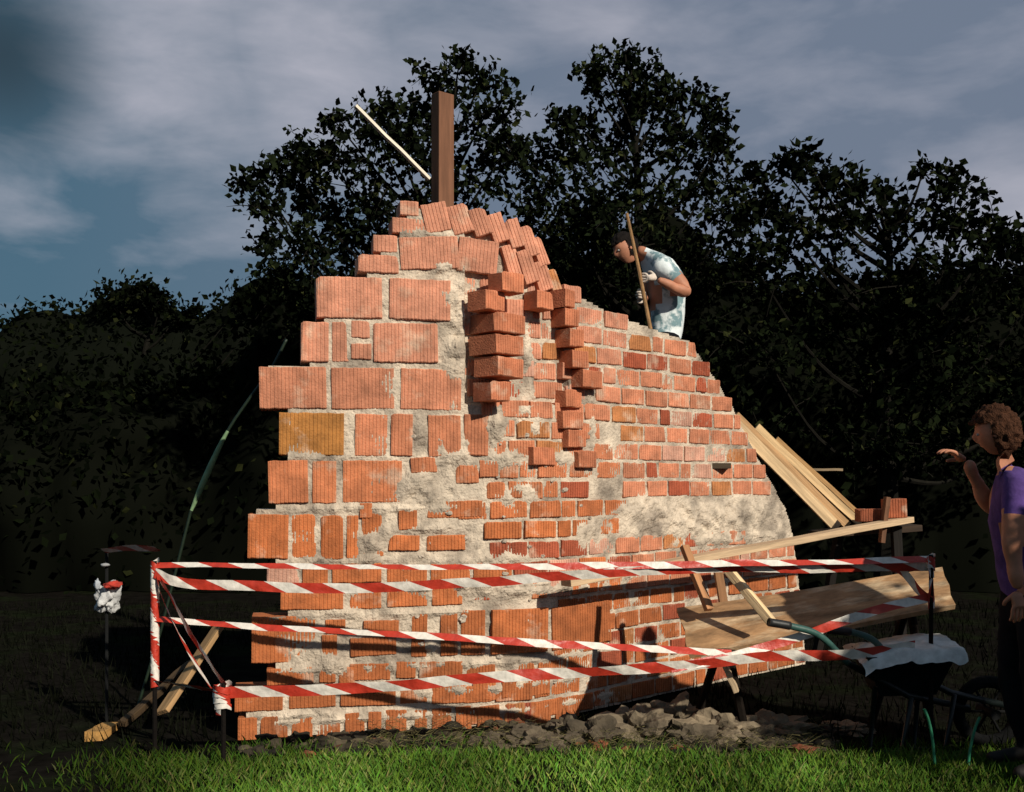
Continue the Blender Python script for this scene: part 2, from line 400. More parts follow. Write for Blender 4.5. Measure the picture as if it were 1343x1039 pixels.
for _ in range(3000):
    b=U(480,1080); d=U(5.75,6.35); x=(b-CX)*d/F; an=U(0,3.1); l=U(.02,.09)
    z=gz(x,d)+U(.01,.10); a=Vector((x,d,z)); v=Vector((math.cos(an)*l,math.sin(an)*l,U(-.03,.04))); c=U(.04,.2)
    g.add([a,a+Vector((0,0,.003)),a+v],[(0,1,2)],(c,c*.85,c*.38))
g.obj('dry_straw',M_grass)

# ------------------------------------------------------------------ BARRIER TAPE
def ribbon(mb,pts,w,tw=0.0,phase=0,sag=0):
    P=smoothpath([W(*p) for p in pts],24); n=len(P); vs=[];lc=[];fs=[]; Ln=U(0,1); sd=U(0,50)
    ln0=Ln
    for k,p in enumerate(P):
        t=(P[min(k+1,n-1)]-P[max(k-1,0)]).normalized()
        if k: Ln+=(P[k]-P[k-1]).length
        up=Vector((0,0,1)); up=(up-t*up.dot(t)).normalized(); s_=t.cross(up)
        an=phase+tw*(Ln-ln0)+.5*noise.noise(Vector((Ln*2.5,sd,0)))
        dv=up*math.cos(an)+s_*math.sin(an)
        for q in (-1,-.33,.33,1):
            wr=.008*noise.noise(Vector((Ln*14,q*2,sd)))
            vs.append(p+dv*q*w/2+s_*wr+Vector((0,0,.006*noise.noise(Vector((Ln*3,sd,1)))))); lc.append((Ln,q*w/2,0))
    for k in range(n-1):
        for i in range(3): fs.append((k*4+i,(k+1)*4+i,(k+1)*4+i+1,k*4+i+1))
    mb.add(vs,fs,(1,1,1),lc)
tape=empty('barrier_tape'); mb=MB()
ribbon(mb,[(203,741,5.85),(420,743,5.75),(640,743,5.75),(770,743,5.8),(960,739,5.85),(1090,737,5.9),(1221,733,5.95)],.043,.10,-1.0)
ribbon(mb,[(203,752,5.82),(240,764,5.8),(340,769,5.77),(460,772,5.75),(620,764,5.77),(760,754,5.79),(940,745,5.87),(1090,745,5.92),(1221,743,5.97)],.055,.1,0)
ribbon(mb,[(205,812,5.85),(330,821,5.8),(450,828,5.76),(560,834,5.75),(700,843,5.78),(830,850,5.85),(960,857,5.9)],.046,.1,-1.0)
ribbon(mb,[(285,908,5.6),(400,906,5.6),(520,899,5.62),(640,889,5.65),(780,881,5.7),(900,873,5.75),(1000,862,5.8),(1120,858,5.86),(1200,846,5.9)],.062,.08,.1)
ribbon(mb,[(880,876,5.75),(960,862,5.8),(1060,832,5.86),(1150,800,5.9),(1221,783,5.95)],.05,.1,-.3)
ribbon(mb,[(205,752,5.85),(228,790,5.78),(255,840,5.7),(282,880,5.63),(296,900,5.6)],.055,.3,.2)
ribbon(mb,[(202,745,5.85),(215,790,5.8),(245,850,5.72),(272,895,5.65),(290,915,5.6)],.055,.6,.5)
ribbon(mb,[(203,893,5.85),(240,899,5.75),(285,906,5.6)],.05,.4,.9)
ribbon(mb,[(1221,730,5.95),(1222,760,5.94),(1221,798,5.95)],.05,.3,1.2)
ribbon(mb,[(1140,745,6.0),(1180,748,6.0),(1205,775,5.97),(1221,786,5.95)],.05,.5,.6)
ribbon(mb,[(135,722,6.6),(170,719,6.4),(206,719,6.2)],.05,.4,.7)
for b,d,e0,e1 in [(203,5.85,736,900),(293,5.6,898,932),(1221,5.95,730,745)]:
    n=int((e1-e0)/3)*3
    vs=[];fs=[];lc=[]
    for k in range(n+1):
        e=e0+(e1-e0)*k/n; an=k*.9; p=W(b,e,d); r=.024 if b!=293 else .045*(1-.25*math.sin(k))
        for q in (-1,1):
            a=an; vs.append(p+Vector((math.cos(a)*r,math.sin(a)*r,q*.016+.008*math.sin(k*1.7)))); lc.append((k*.04,q*.02,0))
    for k in range(n): fs.append((2*k,2*k+2,2*k+3,2*k+1))
    mb.add(vs,fs,(1,1,1),lc)
mb.obj('tape_ribbons',M_tape,tape,smooth=True)
mb=MB()
for b,e,d in [(203,736,5.85),(293,896,5.6),(1221,728,5.95)]:
    p=W(b,e,d); tube(mb,[(p.x,p.y,-.1),(p.x,p.y,p.z*.5),p],[.013,.013,.012],(.008,.006,.005),8)
mb.obj('tape_stakes',M_bark,tape)

# ------------------------------------------------------------------ POST, STICK, HOSE
mb=MB(); a=W(580,124,7.0); beam(mb,(a.x,7.0,0),a,.12,.09,(.17,.075,.04),side=Vector((.78,.62,0)))
mb.obj('wooden_post',M_wood,bevel=.004)
mb=MB(); beam(mb,W(563,235,6.85),W(466,139,6.6),.03,.018,(.7,.62,.5)); mb.obj('wooden_batten',M_wood)
mb=MB(); P=smoothpath([W(250,672,7.0),W(268,630,7.0),W(295,572,7.0),W(322,530,7.0),W(355,485,7.0),W(376,445,7.0)],10)
p0=W(250,672,7.0); P=smoothpath([(p0.x-.35,7.0,.0),(p0.x-.17,7,.6)],8)[:-1]+P
tube(mb,P,.010,(.010,.02,.010),10)
c=[i for i,p in enumerate(P) if 1.28<p.z<1.85]; tube(mb,[P[i] for i in c],[.009+.012*math.sin(math.pi*k/(len(c)-1)) for k in range(len(c))],(.18,.28,.14),10)
mb.obj('garden_hose',M_tube,smooth=True)

# ------------------------------------------------------------------ TIMBER, SCAFFOLD ON THE RIGHT
LT=(.66,.46,.26); DK=(.16,.075,.04)
e=empty('leaning_planks'); mb=MB()
def plank(a,b,w,h,col,side=None): beam(mb,a,b,w,h,col,side=side)
pr=Vector((.72,.1,.66))
A,B_=W(944,535,8.3),W(1098,692,8.6); plank(A,B_,.085,.03,LT,pr)
A,B_=W(964,545,8.45),W(1112,690,8.7); plank(A,B_,.065,.03,(.46,.27,.13),pr)
A,B_=W(992,560,8.6),W(1128,687,8.75); plank(A,B_,.06,.025,(.62,.42,.22),pr)
A,B_=W(1018,575,8.7),W(1134,681,8.8); plank(A,B_,.035,.025,(.42,.24,.1),pr)
plank(W(1062,616,8.9),W(1105,616,8.9),.02,.02,(.35,.25,.15))
mb.obj('planks',M_wood,e)
e=empty('scaffold_trestle'); mb=MB()
plank(W(742,765,6.45),W(1192,681,8.45),.045,.1,(.55,.38,.23),Vector((0,0,1)))
plank(W(1156,712,8.3),W(1164,652,8.3),.07,.035,DK)
a=W(1175,690,8.5); plank(a,(a.x+.05,a.y,0),.07,.07,(.01,.007,.005)); a=W(1100,702,8.6); plank(a,(a.x-.1,a.y+.3,0),.06,.06,(.01,.007,.005))
plank(W(1066,700,8.62),W(1200,692,8.65),.3,.05,(.05,.03,.018))
plank(W(940,736,6.5),W(950,795,6.5),.05,.05,(.3,.15,.07)); 
plank(W(897,716,6.4),W(930,800,6.2),.05,.035,(.42,.2,.09)); plank(W(948,865,6.0),W(966,908,5.98),.05,.03,(.5,.36,.22))
plank(W(952,744,6.15),W(1012,816,5.98),.045,.05,(.7,.49,.27))
mb.obj('timbers',M_wood,e,bevel=.003)
mb=MB(); t=Vector((1,.1,0)).normalized(); n=Vector((.1,-1,0)).normalized()
brick(mb,W(1146,676,8.35),t,n,.21,.1,dep=.115,tint=(.26,.075,.035)); brick(mb,W(1177,667,8.38),t,n,.16,.15,dep=.115,tilt=.05,tint=(.32,.09,.04))
mb.obj('loose_bricks',M_brick,e)
# mixing board
mb=MB(); c=[W(890,797,6.45),W(1236,745,6.5),W(1251,795,6.15),W(905,858,6.02)]; nn=(c[1]-c[0]).cross(c[3]-c[0]).normalized()
vs=[];lc=[];fs=[];NX,NY=16,4
for side in (0,1):
    for j in range(NY+1):
        for i in range(NX+1):
            u,v=i/NX,j/NY; p=c[0].lerp(c[1],u).lerp(c[3].lerp(c[2],u),v)+nn*(.03*side+.008*math.sin(u*5)); 
            if i in(0,NX): p=p+(c[1]-c[0]).normalized()*U(-.015,.015)
            vs.append(p); lc.append((u*1.5+3,v*.4,side*.03))
q=(NX+1)*(NY+1)
for sd in (0,1):
    for j in range(NY):
        for i in range(NX): a=sd*q+j*(NX+1)+i; fs.append((a,a+1,a+NX+2,a+NX+1))
for i in range(NX): fs.append((i,i+1,q+i+1,q+i)); a=NY*(NX+1)+i; fs.append((a,a+1,q+a+1,q+a))
for j in range(NY): a=j*(NX+1); fs.append((a,a+NX+1,q+a+NX+1,q+a)); a+=NX; fs.append((a,a+NX+1,q+a+NX+1,q+a))
mb.add(vs,fs,(.30,.18,.09),lc)
bo=mb.obj('mixing_board',mat('board_wood',(.34,.19,.09),ns=9,var=.6,bump=.4,stretch=(.5,1.5,1),col2=(.5,.36,.22),mixs=6))
mb=MB()
for u in (.15,.85):
    p=c[0].lerp(c[1],u)*.5+c[3].lerp(c[2],u)*.5
    for dx,dy in ((-.12,.2),(.12,-.15)):
        tube(mb,[p-Vector((0,0,.04)),(p.x+dx,p.y+dy+.1,0)],.025,(.01,.007,.005),6)
o=mb.obj('board_legs',M_bark); o.parent=bo

# wheelbarrow
wb=empty('wheelbarrow'); mb=MB(); GR=(.03,.085,.07); DG=(.004,.008,.007)
for pts in ([W(1008,816,5.75),W(1040,822,5.78),W(1075,834,5.82),W(1112,870,5.9)],[W(1084,826,6.0),W(1120,830,6.0),W(1148,842,5.98),W(1170,872,5.98)]):
    P=smoothpath(pts,8); end=P[-1]
    tube(mb,P,.019,GR,10); tube(mb,P[:8],.023,(.015,.015,.015),10)
    tube(mb,[end,Vector((end.x+.35,end.y+.05,.3)),Vector((end.x+.75,6.1,.2))],.018,DG,10)
    tube(mb,[(end.x+.15,end.y,.36),(end.x+.12,end.y,.0),(end.x+.3,end.y,.0),(end.x+.35,end.y,.3)],.014,DG,8)
mb.obj('frame',M_tube,wb,smooth=True)
mb=MB(); top=[(1.95,5.85),(2.45,5.9),(2.5,6.3),(2.0,6.35)]; bot=[(2.05,5.95),(2.38,6.0),(2.40,6.2),(2.08,6.22)]
vs=[(x,y,.53) for x,y in top]+[(x,y,.3) for x,y in bot]
fs=[(4,5,6,7)]+[(i,(i+1)%4,4+(i+1)%4,4+i) for i in range(4)]
mb.add(vs,fs,(.003,.006,.005)); o=mb.obj('tray',M_bark,wb); sm=o.modifiers.new('sol','SOLIDIFY'); sm.thickness=.006
mb=MB()
Rr=.17; pts=[Vector((2.72+Rr*math.cos(a),6.1,.18+Rr*math.sin(a))) for a in [i*2*math.pi/24 for i in range(25)]]
tube(mb,pts,.035,(.006,.006,.006),8); tube(mb,[(2.72,6.0,.18),(2.72,6.2,.18)],.03,(.01,.01,.01),8)
for i in range(6):
    a=i*math.pi/3; tube(mb,[(2.72,6.1,.18),(2.72+Rr*math.cos(a),6.1,.18+Rr*math.sin(a))],.008,(.01,.01,.01),6)
mb.obj('wheel',M_bark,wb,smooth=True)
mb=MB(); vs=[];fs=[];NX,NY=60,30
for j in range(NY+1):
    for i in range(NX+1):
        u,v=i/NX,j/NY; x=1.92+.56*u+.03*v; y=5.80+.50*v; z=.545+.03*noise.fractal(Vector((x*5,y*3,1)),1,2,3)+.02*math.sin(u*3.1)*math.sin(v*3.1)+.045*u
        if v<.12: z-=(.12-v)*.55*(1+.5*noise.noise(Vector((u*6,0,1))))
        if u<.1: z-=(.1-u)*.3
        vs.append((x+.02*noise.noise(Vector((u*9,v*9,3))),y,z))
for j in range(NY):
    for i in range(NX): a=j*(NX+1)+i; fs.append((a,a+1,a+NX+2,a+NX+1))
mb.add(vs,fs); mb.obj('plastic_sheet',M_sheet,wb,smooth=True)
for pts in ([W(1212,930,5.5),W(1218,945,5.5),W(1223,970,5.5),W(1226,1002,5.5)],[W(1285,940,5.5),W(1278,958,5.5),W(1272,985,5.5),W(1270,1004,5.5)]):
    mb=MB(); tube(mb,smoothpath(pts,8),.008,(.02,.16,.08),8); mb.obj('garden_stake',M_tube,smooth=True)
e=empty('loose_boards'); mb=MB()
beam(mb,W(212,935,6.3),W(290,818,6.9),.10,.03,(.34,.2,.09),side=Vector((.8,-.5,.3))); beam(mb,W(122,968,6.2),W(146,955,6.5),.11,.07,(.46,.24,.07)); beam(mb,W(160,950,6.4),W(250,870,7.2),.05,.04,(.06,.035,.015))
mb.obj('boards',M_wood,e,bevel=.003)
# white plastic bag tied on a stake
mb=MB(); p=W(140,783,6.6); blob(mb,p,(.06,.04,.09),(.5,.49,.48),sub=4,amp=.9); blob(mb,W(148,768,6.55),(.05,.04,.025),(.42,.04,.025),sub=3,amp=.6); blob(mb,W(128,768,6.58),(.02,.02,.035),(.4,.42,.45),sub=3,amp=.6)
q=W(140,725,6.62); tube(mb,[(q.x,q.y,-.05),q],.010,(.003,.003,.003),8); blob(mb,W(138,741,6.6),(.03,.03,.012),(.3,.3,.3),sub=2)
mb.obj('plastic_bag',M_stone,smooth=True)

# ------------------------------------------------------------------ TREES
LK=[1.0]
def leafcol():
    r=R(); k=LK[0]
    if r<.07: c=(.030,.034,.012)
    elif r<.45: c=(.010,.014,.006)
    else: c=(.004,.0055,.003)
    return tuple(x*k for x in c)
def leaf(mb,p,s):
    a=Vector((U(-1,1),U(-1,1),U(-1,1))).normalized(); b=a.orthogonal().normalized(); an=6.28*R(); b=(b*math.cos(an)+a.cross(b)*math.sin(an)).normalized()
    c=a.cross(b)*.06*s
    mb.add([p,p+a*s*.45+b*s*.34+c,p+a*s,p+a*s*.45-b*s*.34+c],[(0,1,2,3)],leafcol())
def tree(name,d,trunk_b,lobes,ls=.09,dens=1.0,spread=1.2,fork_e=420,bark=(.008,.007,.005)):
    e=empty(name); tr=MB(); lf=MB(); k=d/F
    top=min(lobes,key=lambda l:l[1]+abs(l[0]-trunk_b)*.8)
    g0=W(trunk_b,630,d); g0.z=-.1; fork=W(trunk_b,fork_e,d); tp=W(top[0],top[1],d)
    T=smoothpath([g0,(g0.x+.05,d+.03,fork.z*.5),fork,fork.lerp(tp,.5)+Vector((.1,.1,0)),tp],8); nT=len(T)
    rt=.16 if d>8 else .07
    tube(tr,T,[rt*(1-.93*i/(nT-1)) for i in range(nT)],bark,8)
    for b,ee,r in lobes:
        rr=r*k; dd=d+U(-spread,spread)*min(1,rr*1.1); c=W(b,ee,dd)
        az=c.z-.7*abs(c.x-fork.x)-.4*rr-.3
        at=min(T,key=lambda p:abs(p.z-max(az,fork.z*.6))); mid=at.lerp(c,.5)+Vector((U(-.1,.1),U(-.1,.1),-.12*(c-at).length))
        P=smoothpath([at,mid,c],5); tube(tr,P,[.035*(1-.8*i/(len(P)-1)) for i in range(len(P))],bark,5)
        nt=int(9+rr*28*dens)
        for _ in range(nt):
            v=Vector((U(-1,1),U(-1,1),U(-.75,1.1))).normalized()
            st=c+Vector((U(-.5,.5),U(-.5,.5),U(-.5,.3)))*rr; L_=rr*U(.45,1.15)*(1.35 if R()<.15 else 1); P=[st,st+v*L_*.5+Vector((0,0,.05*rr)),st+v*L_]
            tube(tr,P,[.009,.006,.002],bark,3)
            nl=int(L_/ls*4.6*U(.6,1.2))+3
            for _ in range(nl):
                q=P[1].lerp(P[2],R()*1.05) if R()<.6 else P[0].lerp(P[1],R())
                leaf(lf,q+Vector((U(-1,1),U(-1,1),U(-1,1)))*ls*.8,ls*U(.6,1.3))
    tr.obj('trunk_and_limbs',M_bark,e); lf.obj('leaves',M_leaf,e); return e
tree('birch_tree',12.5,565,[(602,85,22),(575,105,30),(632,105,30),(560,150,50),(640,145,42),(505,150,36),(440,160,28),(500,190,55),(430,200,42),(380,215,38),(335,235,20),(318,240,12),(420,260,70),(350,270,34),(500,260,80),(400,330,60),(345,322,20),(600,220,80),(660,200,46),(560,330,100),(470,320,70),(380,365,35),(420,400,60),(530,200,50)],ls=.096,dens=.9)
tree('birch_tree',13.2,835,[(820,72,20),(795,98,30),(840,98,30),(775,110,24),(880,125,30),(915,130,24),(940,150,24),(900,180,52),(820,170,70),(760,165,34),(745,205,48),(700,200,26),(720,255,60),(930,240,50),(945,190,24),(830,270,100),(700,310,70),(960,290,36),(920,340,80),(780,350,90),(870,400,90),(760,290,60),(850,140,40)],ls=.096,dens=.9)
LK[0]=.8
tree('shade_bush',12.0,1160,[(992,228,16),(1022,215,20),(1055,205,26),(1085,235,34),(1120,250,22),(1010,270,48),(1080,300,60),(1160,255,18),(1165,290,46),(1212,222,16),(1240,235,20),(1230,280,50),(1275,290,26),(1310,305,28),(1338,315,26),(1290,360,80),(1380,360,70),(990,350,60),(1060,390,100),(1180,380,110),(1000,460,80),(1120,480,110),(1250,460,110),(1370,470,100),(1180,570,110),(1320,580,110),(1450,420,110)],ls=.105,dens=.9,fork_e=520)
# unseen bush right of the view, added and shaped to shade the man
tree('shade_bush',3.72,2150,[(2160,330,100),(2230,370,100),(2090,370,100),(2160,440,120),(2230,480,110),(2100,480,110),(2160,280,70),(2290,430,90),(2160,560,120)],ls=.09,dens=4.5,spread=.4,fork_e=520)
def ridge(name,prof,d,thick,col,ls,nl,amp=.5,jmax=.62):
    e=empty(name); bsx=np.array([p[0] for p in prof],float); es=np.array([p[1] for p in prof],float)
    mb=MB(); lf=MB(); nb=220; nk=40; vs=[];fs=[]
    b0,b1=bsx[0],bsx[-1]
    for i in range(nb+1):
        b=b0+(b1-b0)*i/nb; H_=EYE+(HZ-float(np.interp(b,bsx,es)))*d/F
        for j in range(nk+1):
            a=math.pi*j/nk; y=d-math.cos(a)*thick*.5; z=H_*max(0,math.sin(a))**.5; x=(b-CX)*d/F
            q=Vector((x,y,z)); f=noise.fractal(q*.6,1,2,5)*amp+noise.noise(q*2.3)*.25
            vs.append((x+f*.3,y-math.cos(a)*f*1.3,max(-.1,z+math.sin(a)*f)))
    for i in range(nb):
        for j in range(nk): a=i*(nk+1)+j; fs.append((a,a+1,a+nk+2,a+nk+1))
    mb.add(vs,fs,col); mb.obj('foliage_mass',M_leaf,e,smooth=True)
    for _ in range(nl):
        i=random.randrange(nb); j=int(nk*min(.999,U(.0,jmax))); q=Vector(vs[i*(nk+1)+j]).lerp(Vector(vs[(i+1)*(nk+1)+j+1]),R())
        leaf(lf,q+Vector((U(-1,1),U(-1,.3),U(-1,1)))*ls*2.2,ls*U(.6,1.4))
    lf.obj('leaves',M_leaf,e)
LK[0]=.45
ridge('hedge',[(-900,520),(-100,520),(200,505),(330,470),(400,400),(500,330),(650,310),(900,320),(1000,370),(1200,360),(1340,380),(1800,330),(2600,400)],16,3.0,(.004,.0045,.003),.13,24000,.6)
ridge('distant_treeline',[(-1500,470),(-300,460),(0,462),(30,420),(70,412),(130,408),(165,385),(200,380),(225,415),(270,418),(300,400),(350,372),(400,370),(500,380),(1500,400)],30,5,(.005,.006,.004),.18,20000,.35,.56)
tree('distant_tree',28,190,[(150,395,14),(172,388,16),(198,383,15),(210,395,12),(232,415,12),(255,412,10),(345,378,16),(360,385,18),(320,395,14)],ls=.19,dens=.7,fork_e=470)

# ------------------------------------------------------------------ PEOPLE
def skinmesh(name,J,Bn,root,mats,lab,parent,sub=2):
    names=list(J); idx={n:i for i,n in enumerate(names)}
    me=bpy.data.meshes.new(name+'_t'); me.from_pydata([J[n][0] for n in names],[(idx[a],idx[b]) for a,b,_ in Bn],[])
    o=bpy.data.objects.new(name+'_t',me); sc.collection.objects.link(o)
    o.modifiers.new('s','SKIN'); 
    for n in names:
        r=J[n][1]; r=r if isinstance(r,tuple) else (r,r)
        me.skin_vertices[0].data[idx[n]].radius=r; me.skin_vertices[0].data[idx[n]].use_root=(n==root)
    s_=o.modifiers.new('u','SUBSURF'); s_.levels=sub; s_.render_levels=sub
    bpy.context.view_layer.update(); dg=bpy.context.evaluated_depsgraph_get()
    m2=bpy.data.meshes.new_from_object(o.evaluated_get(dg)); m2.name=name
    bpy.data.objects.remove(o)
    for m in mats: m2.materials.append(m)
    for p in m2.polygons:
        c=p.center; best=9;bi=0
        for a,b,l in Bn:
            A=Vector(J[a][0]);B=Vector(J[b][0]); ab=B-A; t=max(0,min(1,(c-A).dot(ab)/max(1e-9,ab.length_squared))); dd=(c-(A+ab*t)).length
            if dd<best: best=dd;bi=l
        p.material_index=bi; p.use_smooth=True
    if sub>=2:
        for v in m2.vertices:
            f=noise.fractal(v.co*9,1,2,3); v.co=v.co+v.normal*f*.011
    ob=bpy.data.objects.new(name,m2); sc.collection.objects.link(ob); ob.parent=parent; return ob
def head(parent,c,fw,up,skin,hair,long=False,s=1.0):
    fw=Vector(fw).normalized(); up=Vector(up); up=(up-fw*up.dot(fw)).normalized(); rt=fw.cross(up)
    def mk(name,fn,mt,sub=4,keep=None):
        bm=bmesh.new(); bmesh.ops.create_icosphere(bm,subdivisions=sub,radius=1)
        if keep: bmesh.ops.delete(bm,geom=[v for v in bm.verts if not keep(v.co)],context='VERTS')
        for v in bm.verts:
            q=fn(v.co.copy()); v.co=c+(rt*q.x+fw*q.y+up*q.z)*s
        me=bpy.data.meshes.new(name); bm.to_mesh(me); bm.free(); me.materials.append(mt)
        for p in me.polygons: p.use_smooth=True
        o=bpy.data.objects.new(name,me); sc.collection.objects.link(o); o.parent=parent
    def hd(q,inf=0):
        o=q.copy(); f=1-.32*max(0,-o.z)**1.3
        r=Vector((o.x*.076*f,o.y*.098*(1-.12*max(0,-o.z)),o.z*.118))
        if o.y>0:
            r.y+=.024*math.exp(-((o.x/.16)**2+((o.z+.12)/.2)**2))+.010*math.exp(-((o.x/.3)**2+((o.z+.95)/.2)**2))+.006*math.exp(-((o.x/.3)**2+((o.z+.5)/.07)**2))
            for sx in(-1,1): r.y-=.012*math.exp(-(((o.x-sx*.42)/.2)**2+((o.z-.03)/.13)**2))
            r.y-=.004*math.exp(-((o.x/.3)**2+((o.z+.56)/.03)**2))
        else: r.y-=.006
        return r
    mk('head',hd,skin)
    am=.2 if long else .1
    mk('hair',lambda q:hd(q)*(1.10+am*noise.fractal(q*4,1,2,3)+(am*.4)),hair,5,lambda q:(q.z>.38 or (q.y<.12 and q.z>(-.55 if not long else -1))) )
    for sx in(-1,1):
        mk('ear',lambda q:Vector((sx*.076+q.x*.01,q.y*.018-.005,q.z*.03-.004)),skin,2)
        mk('eye',lambda q:Vector((sx*.032+q.x*.012,.080+q.y*.01,q.z*.008+.004)),M_eye,2)
def hand(parent,w,dr,nrm,mt,curl=.6,side=1,name='hand'):
    dr=Vector(dr).normalized(); nrm=Vector(nrm); nrm=(nrm-dr*nrm.dot(dr)).normalized(); ac=dr.cross(nrm)*side
    J={'w':(w,(.026,.018)),'p':(w+dr*.045,(.038,.016))}; Bn=[('w','p',0)]
    for i,(o,L_) in enumerate([(-.03,.072),(-.01,.082),(.011,.076),(.031,.06)]):
        k=w+dr*.088+ac*o; J[f'k{i}']=(k,.0105); Bn.append(('p',f'k{i}',0)); an=curl*.5; prev=f'k{i}'; q=k
        for j,fr in enumerate((.45,.3,.25)):
            q=q+(dr*math.cos(an)+nrm*math.sin(an))*L_*fr; J[f'f{i}{j}']=(q,.0095-.001*j); Bn.append((prev,f'f{i}{j}',0)); prev=f'f{i}{j}'; an+=curl
    q=w+dr*.03-ac*.035+nrm*.01; J['t0']=(q,.013); Bn.append(('p','t0',0)); q=q+(dr*.7-ac*.6+nrm*.5).normalized()*.035; J['t1']=(q,.011); Bn.append(('t0','t1',0)); q=q+(dr*.8+nrm*.7).normalized()*.028; J['t2']=(q,.009); Bn.append(('t1','t2',0))
    skinmesh(name,J,Bn,'p',[mt],None,parent,1)

wk=empty('construction_worker'); D=8.35
J={}
def j(n,b,e,d,r): J[n]=(W(b,e+4,d),r)
j('pelvis',872,446,D,(.13,.15)); j('waist',873,430,D,(.12,.145)); j('belly',876,398,D,(.13,.155)); j('chest',874,362,D,(.14,.175)); j('upch',864,338,D,(.115,.16)); j('neck',846,328,D,.055); j('hd',834,324,D,.05)
j('shL',868,344,D-.17,.078); j('slL',885,360,D-.21,.072); j('elL',904,382,D-.22,.046); j('faL',882,372,D-.28,.043); j('wrL',862,362,D-.32,.029)
j('shR',860,346,D+.17,.075); j('slR',852,362,D+.2,.062); j('elR',842,392,D+.1,.04); j('wrR',846,386,D-.14,.026)
p=J['pelvis'][0]
for s_,o in(('L',-.09),('R',.1)):
    J['hip'+s_]=(p+Vector((0,o,-.06)),.095); J['th'+s_]=(p+Vector((-.03,o*1.1,-.25)),.078); J['kn'+s_]=(p+Vector((-.06,o*1.2,-.46)),.058); J['ca'+s_]=(p+Vector((-.02,o*1.2,-.6)),.056); J['an'+s_]=(p+Vector((.02,o*1.2,-.86)),.038); J['to'+s_]=(p+Vector((-.2,o*1.3,-.9)),.035)
Bn=[('pelvis','waist',0),('waist','belly',0),('belly','chest',0),('chest','upch',0),('upch','neck',0),('neck','hd',2)]
for s_ in 'LR':
    Bn+=[('upch','sh'+s_,0),('sh'+s_,'sl'+s_,0),('sl'+s_,'el'+s_,2)]
    Bn+= [('elL','faL',2),('faL','wrL',2)] if s_=='L' else [('elR','wrR',2)]
    Bn+=[('pelvis','hip'+s_,1),('hip'+s_,'th'+s_,1),('th'+s_,'kn'+s_,1),('kn'+s_,'ca'+s_,1),('ca'+s_,'an'+s_,1),('an'+s_,'to'+s_,3)]
skinmesh('body',J,Bn,'pelvis',[M_shirt,M_trous,M_skin,M_shoe],None,wk)
head(wk,W(820,328,D)+Vector((0,0,.01)),(-.86,-.35,-.42),(-.35,0,1),M_skin,M_hairb)
hand(wk,J['wrL'][0],(-1,.05,.12),(-.1,1,0),M_glove,1.0,1); hand(wk,J['wrR'][0],(-.3,-1,.1),(-1,.2,0),M_glove,1.0,-1)
mb=MB(); tube(mb,[W(822,280,D-.3),W(838,355,D-.3),W(853,432,D-.33)],[.012,.015,.016],(.3,.17,.08),8); o=mb.obj('wooden_rod',M_bark)
e=empty('scaffold_platform'); mb=MB(); zf=p.z-.945
for k_ in range(4): beam(mb,(.75,D-.35+k_*.24,zf-.02),(1.62,D-.35+k_*.24,zf-.02),.22,.04,(.05,.035,.02))
for x in(.85,1.55):
    for y in(D-.3,D+.35): beam(mb,(x,y+.05,0),(x,y,zf-.04),.08,.08,(.05,.035,.02))
mb.obj('deck_and_legs',M_wood,e)

ps=empty('standing_man'); D=5.45; J={}
def j(n,b,e,d,r):
    J[n]=(W(b+12,e,d),tuple(x*1.12 for x in r) if isinstance(r,tuple) else r*1.08)
j('pelvis',1342,785,D,(.13,.17)); j('waist',1340,745,D,(.12,.155)); j('chest',1334,680,D,(.135,.18)); j('upch',1326,640,D,(.11,.17)); j('neck',1312,612,D,.058); j('hd',1302,592,D,.055)
j('shL',1324,642,D-.19,.075); j('slL',1320,672,D-.23,.068); j('elL',1316,716,D-.24,.044); j('wrL',1324,775,D-.25,.029)
j('shR',1318,642,D+.19,.072); j('slR',1304,662,D+.2,.064); j('elR',1286,668,D+.2,.043); j('wrR',1256,604,D+.1,.028)
p=J['pelvis'][0]
for s_,o in(('L',-.1),('R',.1)):
    J['hip'+s_]=(p+Vector((0,o,-.08)),.115); J['th'+s_]=(p+Vector((-.03,o*1.2,-.28)),.098); J['kn'+s_]=(p+Vector((-.04,o*1.3,-.48)),.072); J['ca'+s_]=(p+Vector((0,o*1.3,-.62)),.066); J['an'+s_]=((p.x+.03,p.y+o*1.3,.08),.045); J['to'+s_]=((p.x-.17,p.y+o*1.5,.04),.038)
Bn=[('pelvis','waist',0),('waist','chest',0),('chest','upch',0),('upch','neck',0),('neck','hd',2)]
for s_ in 'LR':
    Bn+=[('upch','sh'+s_,0),('sh'+s_,'sl'+s_,0),('sl'+s_,'el'+s_,2),('el'+s_,'wr'+s_,2),('pelvis','hip'+s_,1),('hip'+s_,'th'+s_,1),('th'+s_,'kn'+s_,1),('kn'+s_,'ca'+s_,1),('ca'+s_,'an'+s_,1),('an'+s_,'to'+s_,3)]
skinmesh('body',J,Bn,'pelvis',[M_purple,M_trous,M_skin,M_shoe],None,ps)
head(ps,W(1306,566,D),(-.8,.5,-.2),(-.15,0,1),M_skin,M_hair,True)
hand(ps,J['wrR'][0],(-.8,0,.45),(0,0,-1),M_skin,.5,1); hand(ps,J['wrL'][0],(0,-.05,-1),(0,1,0),M_skin,.4,1)

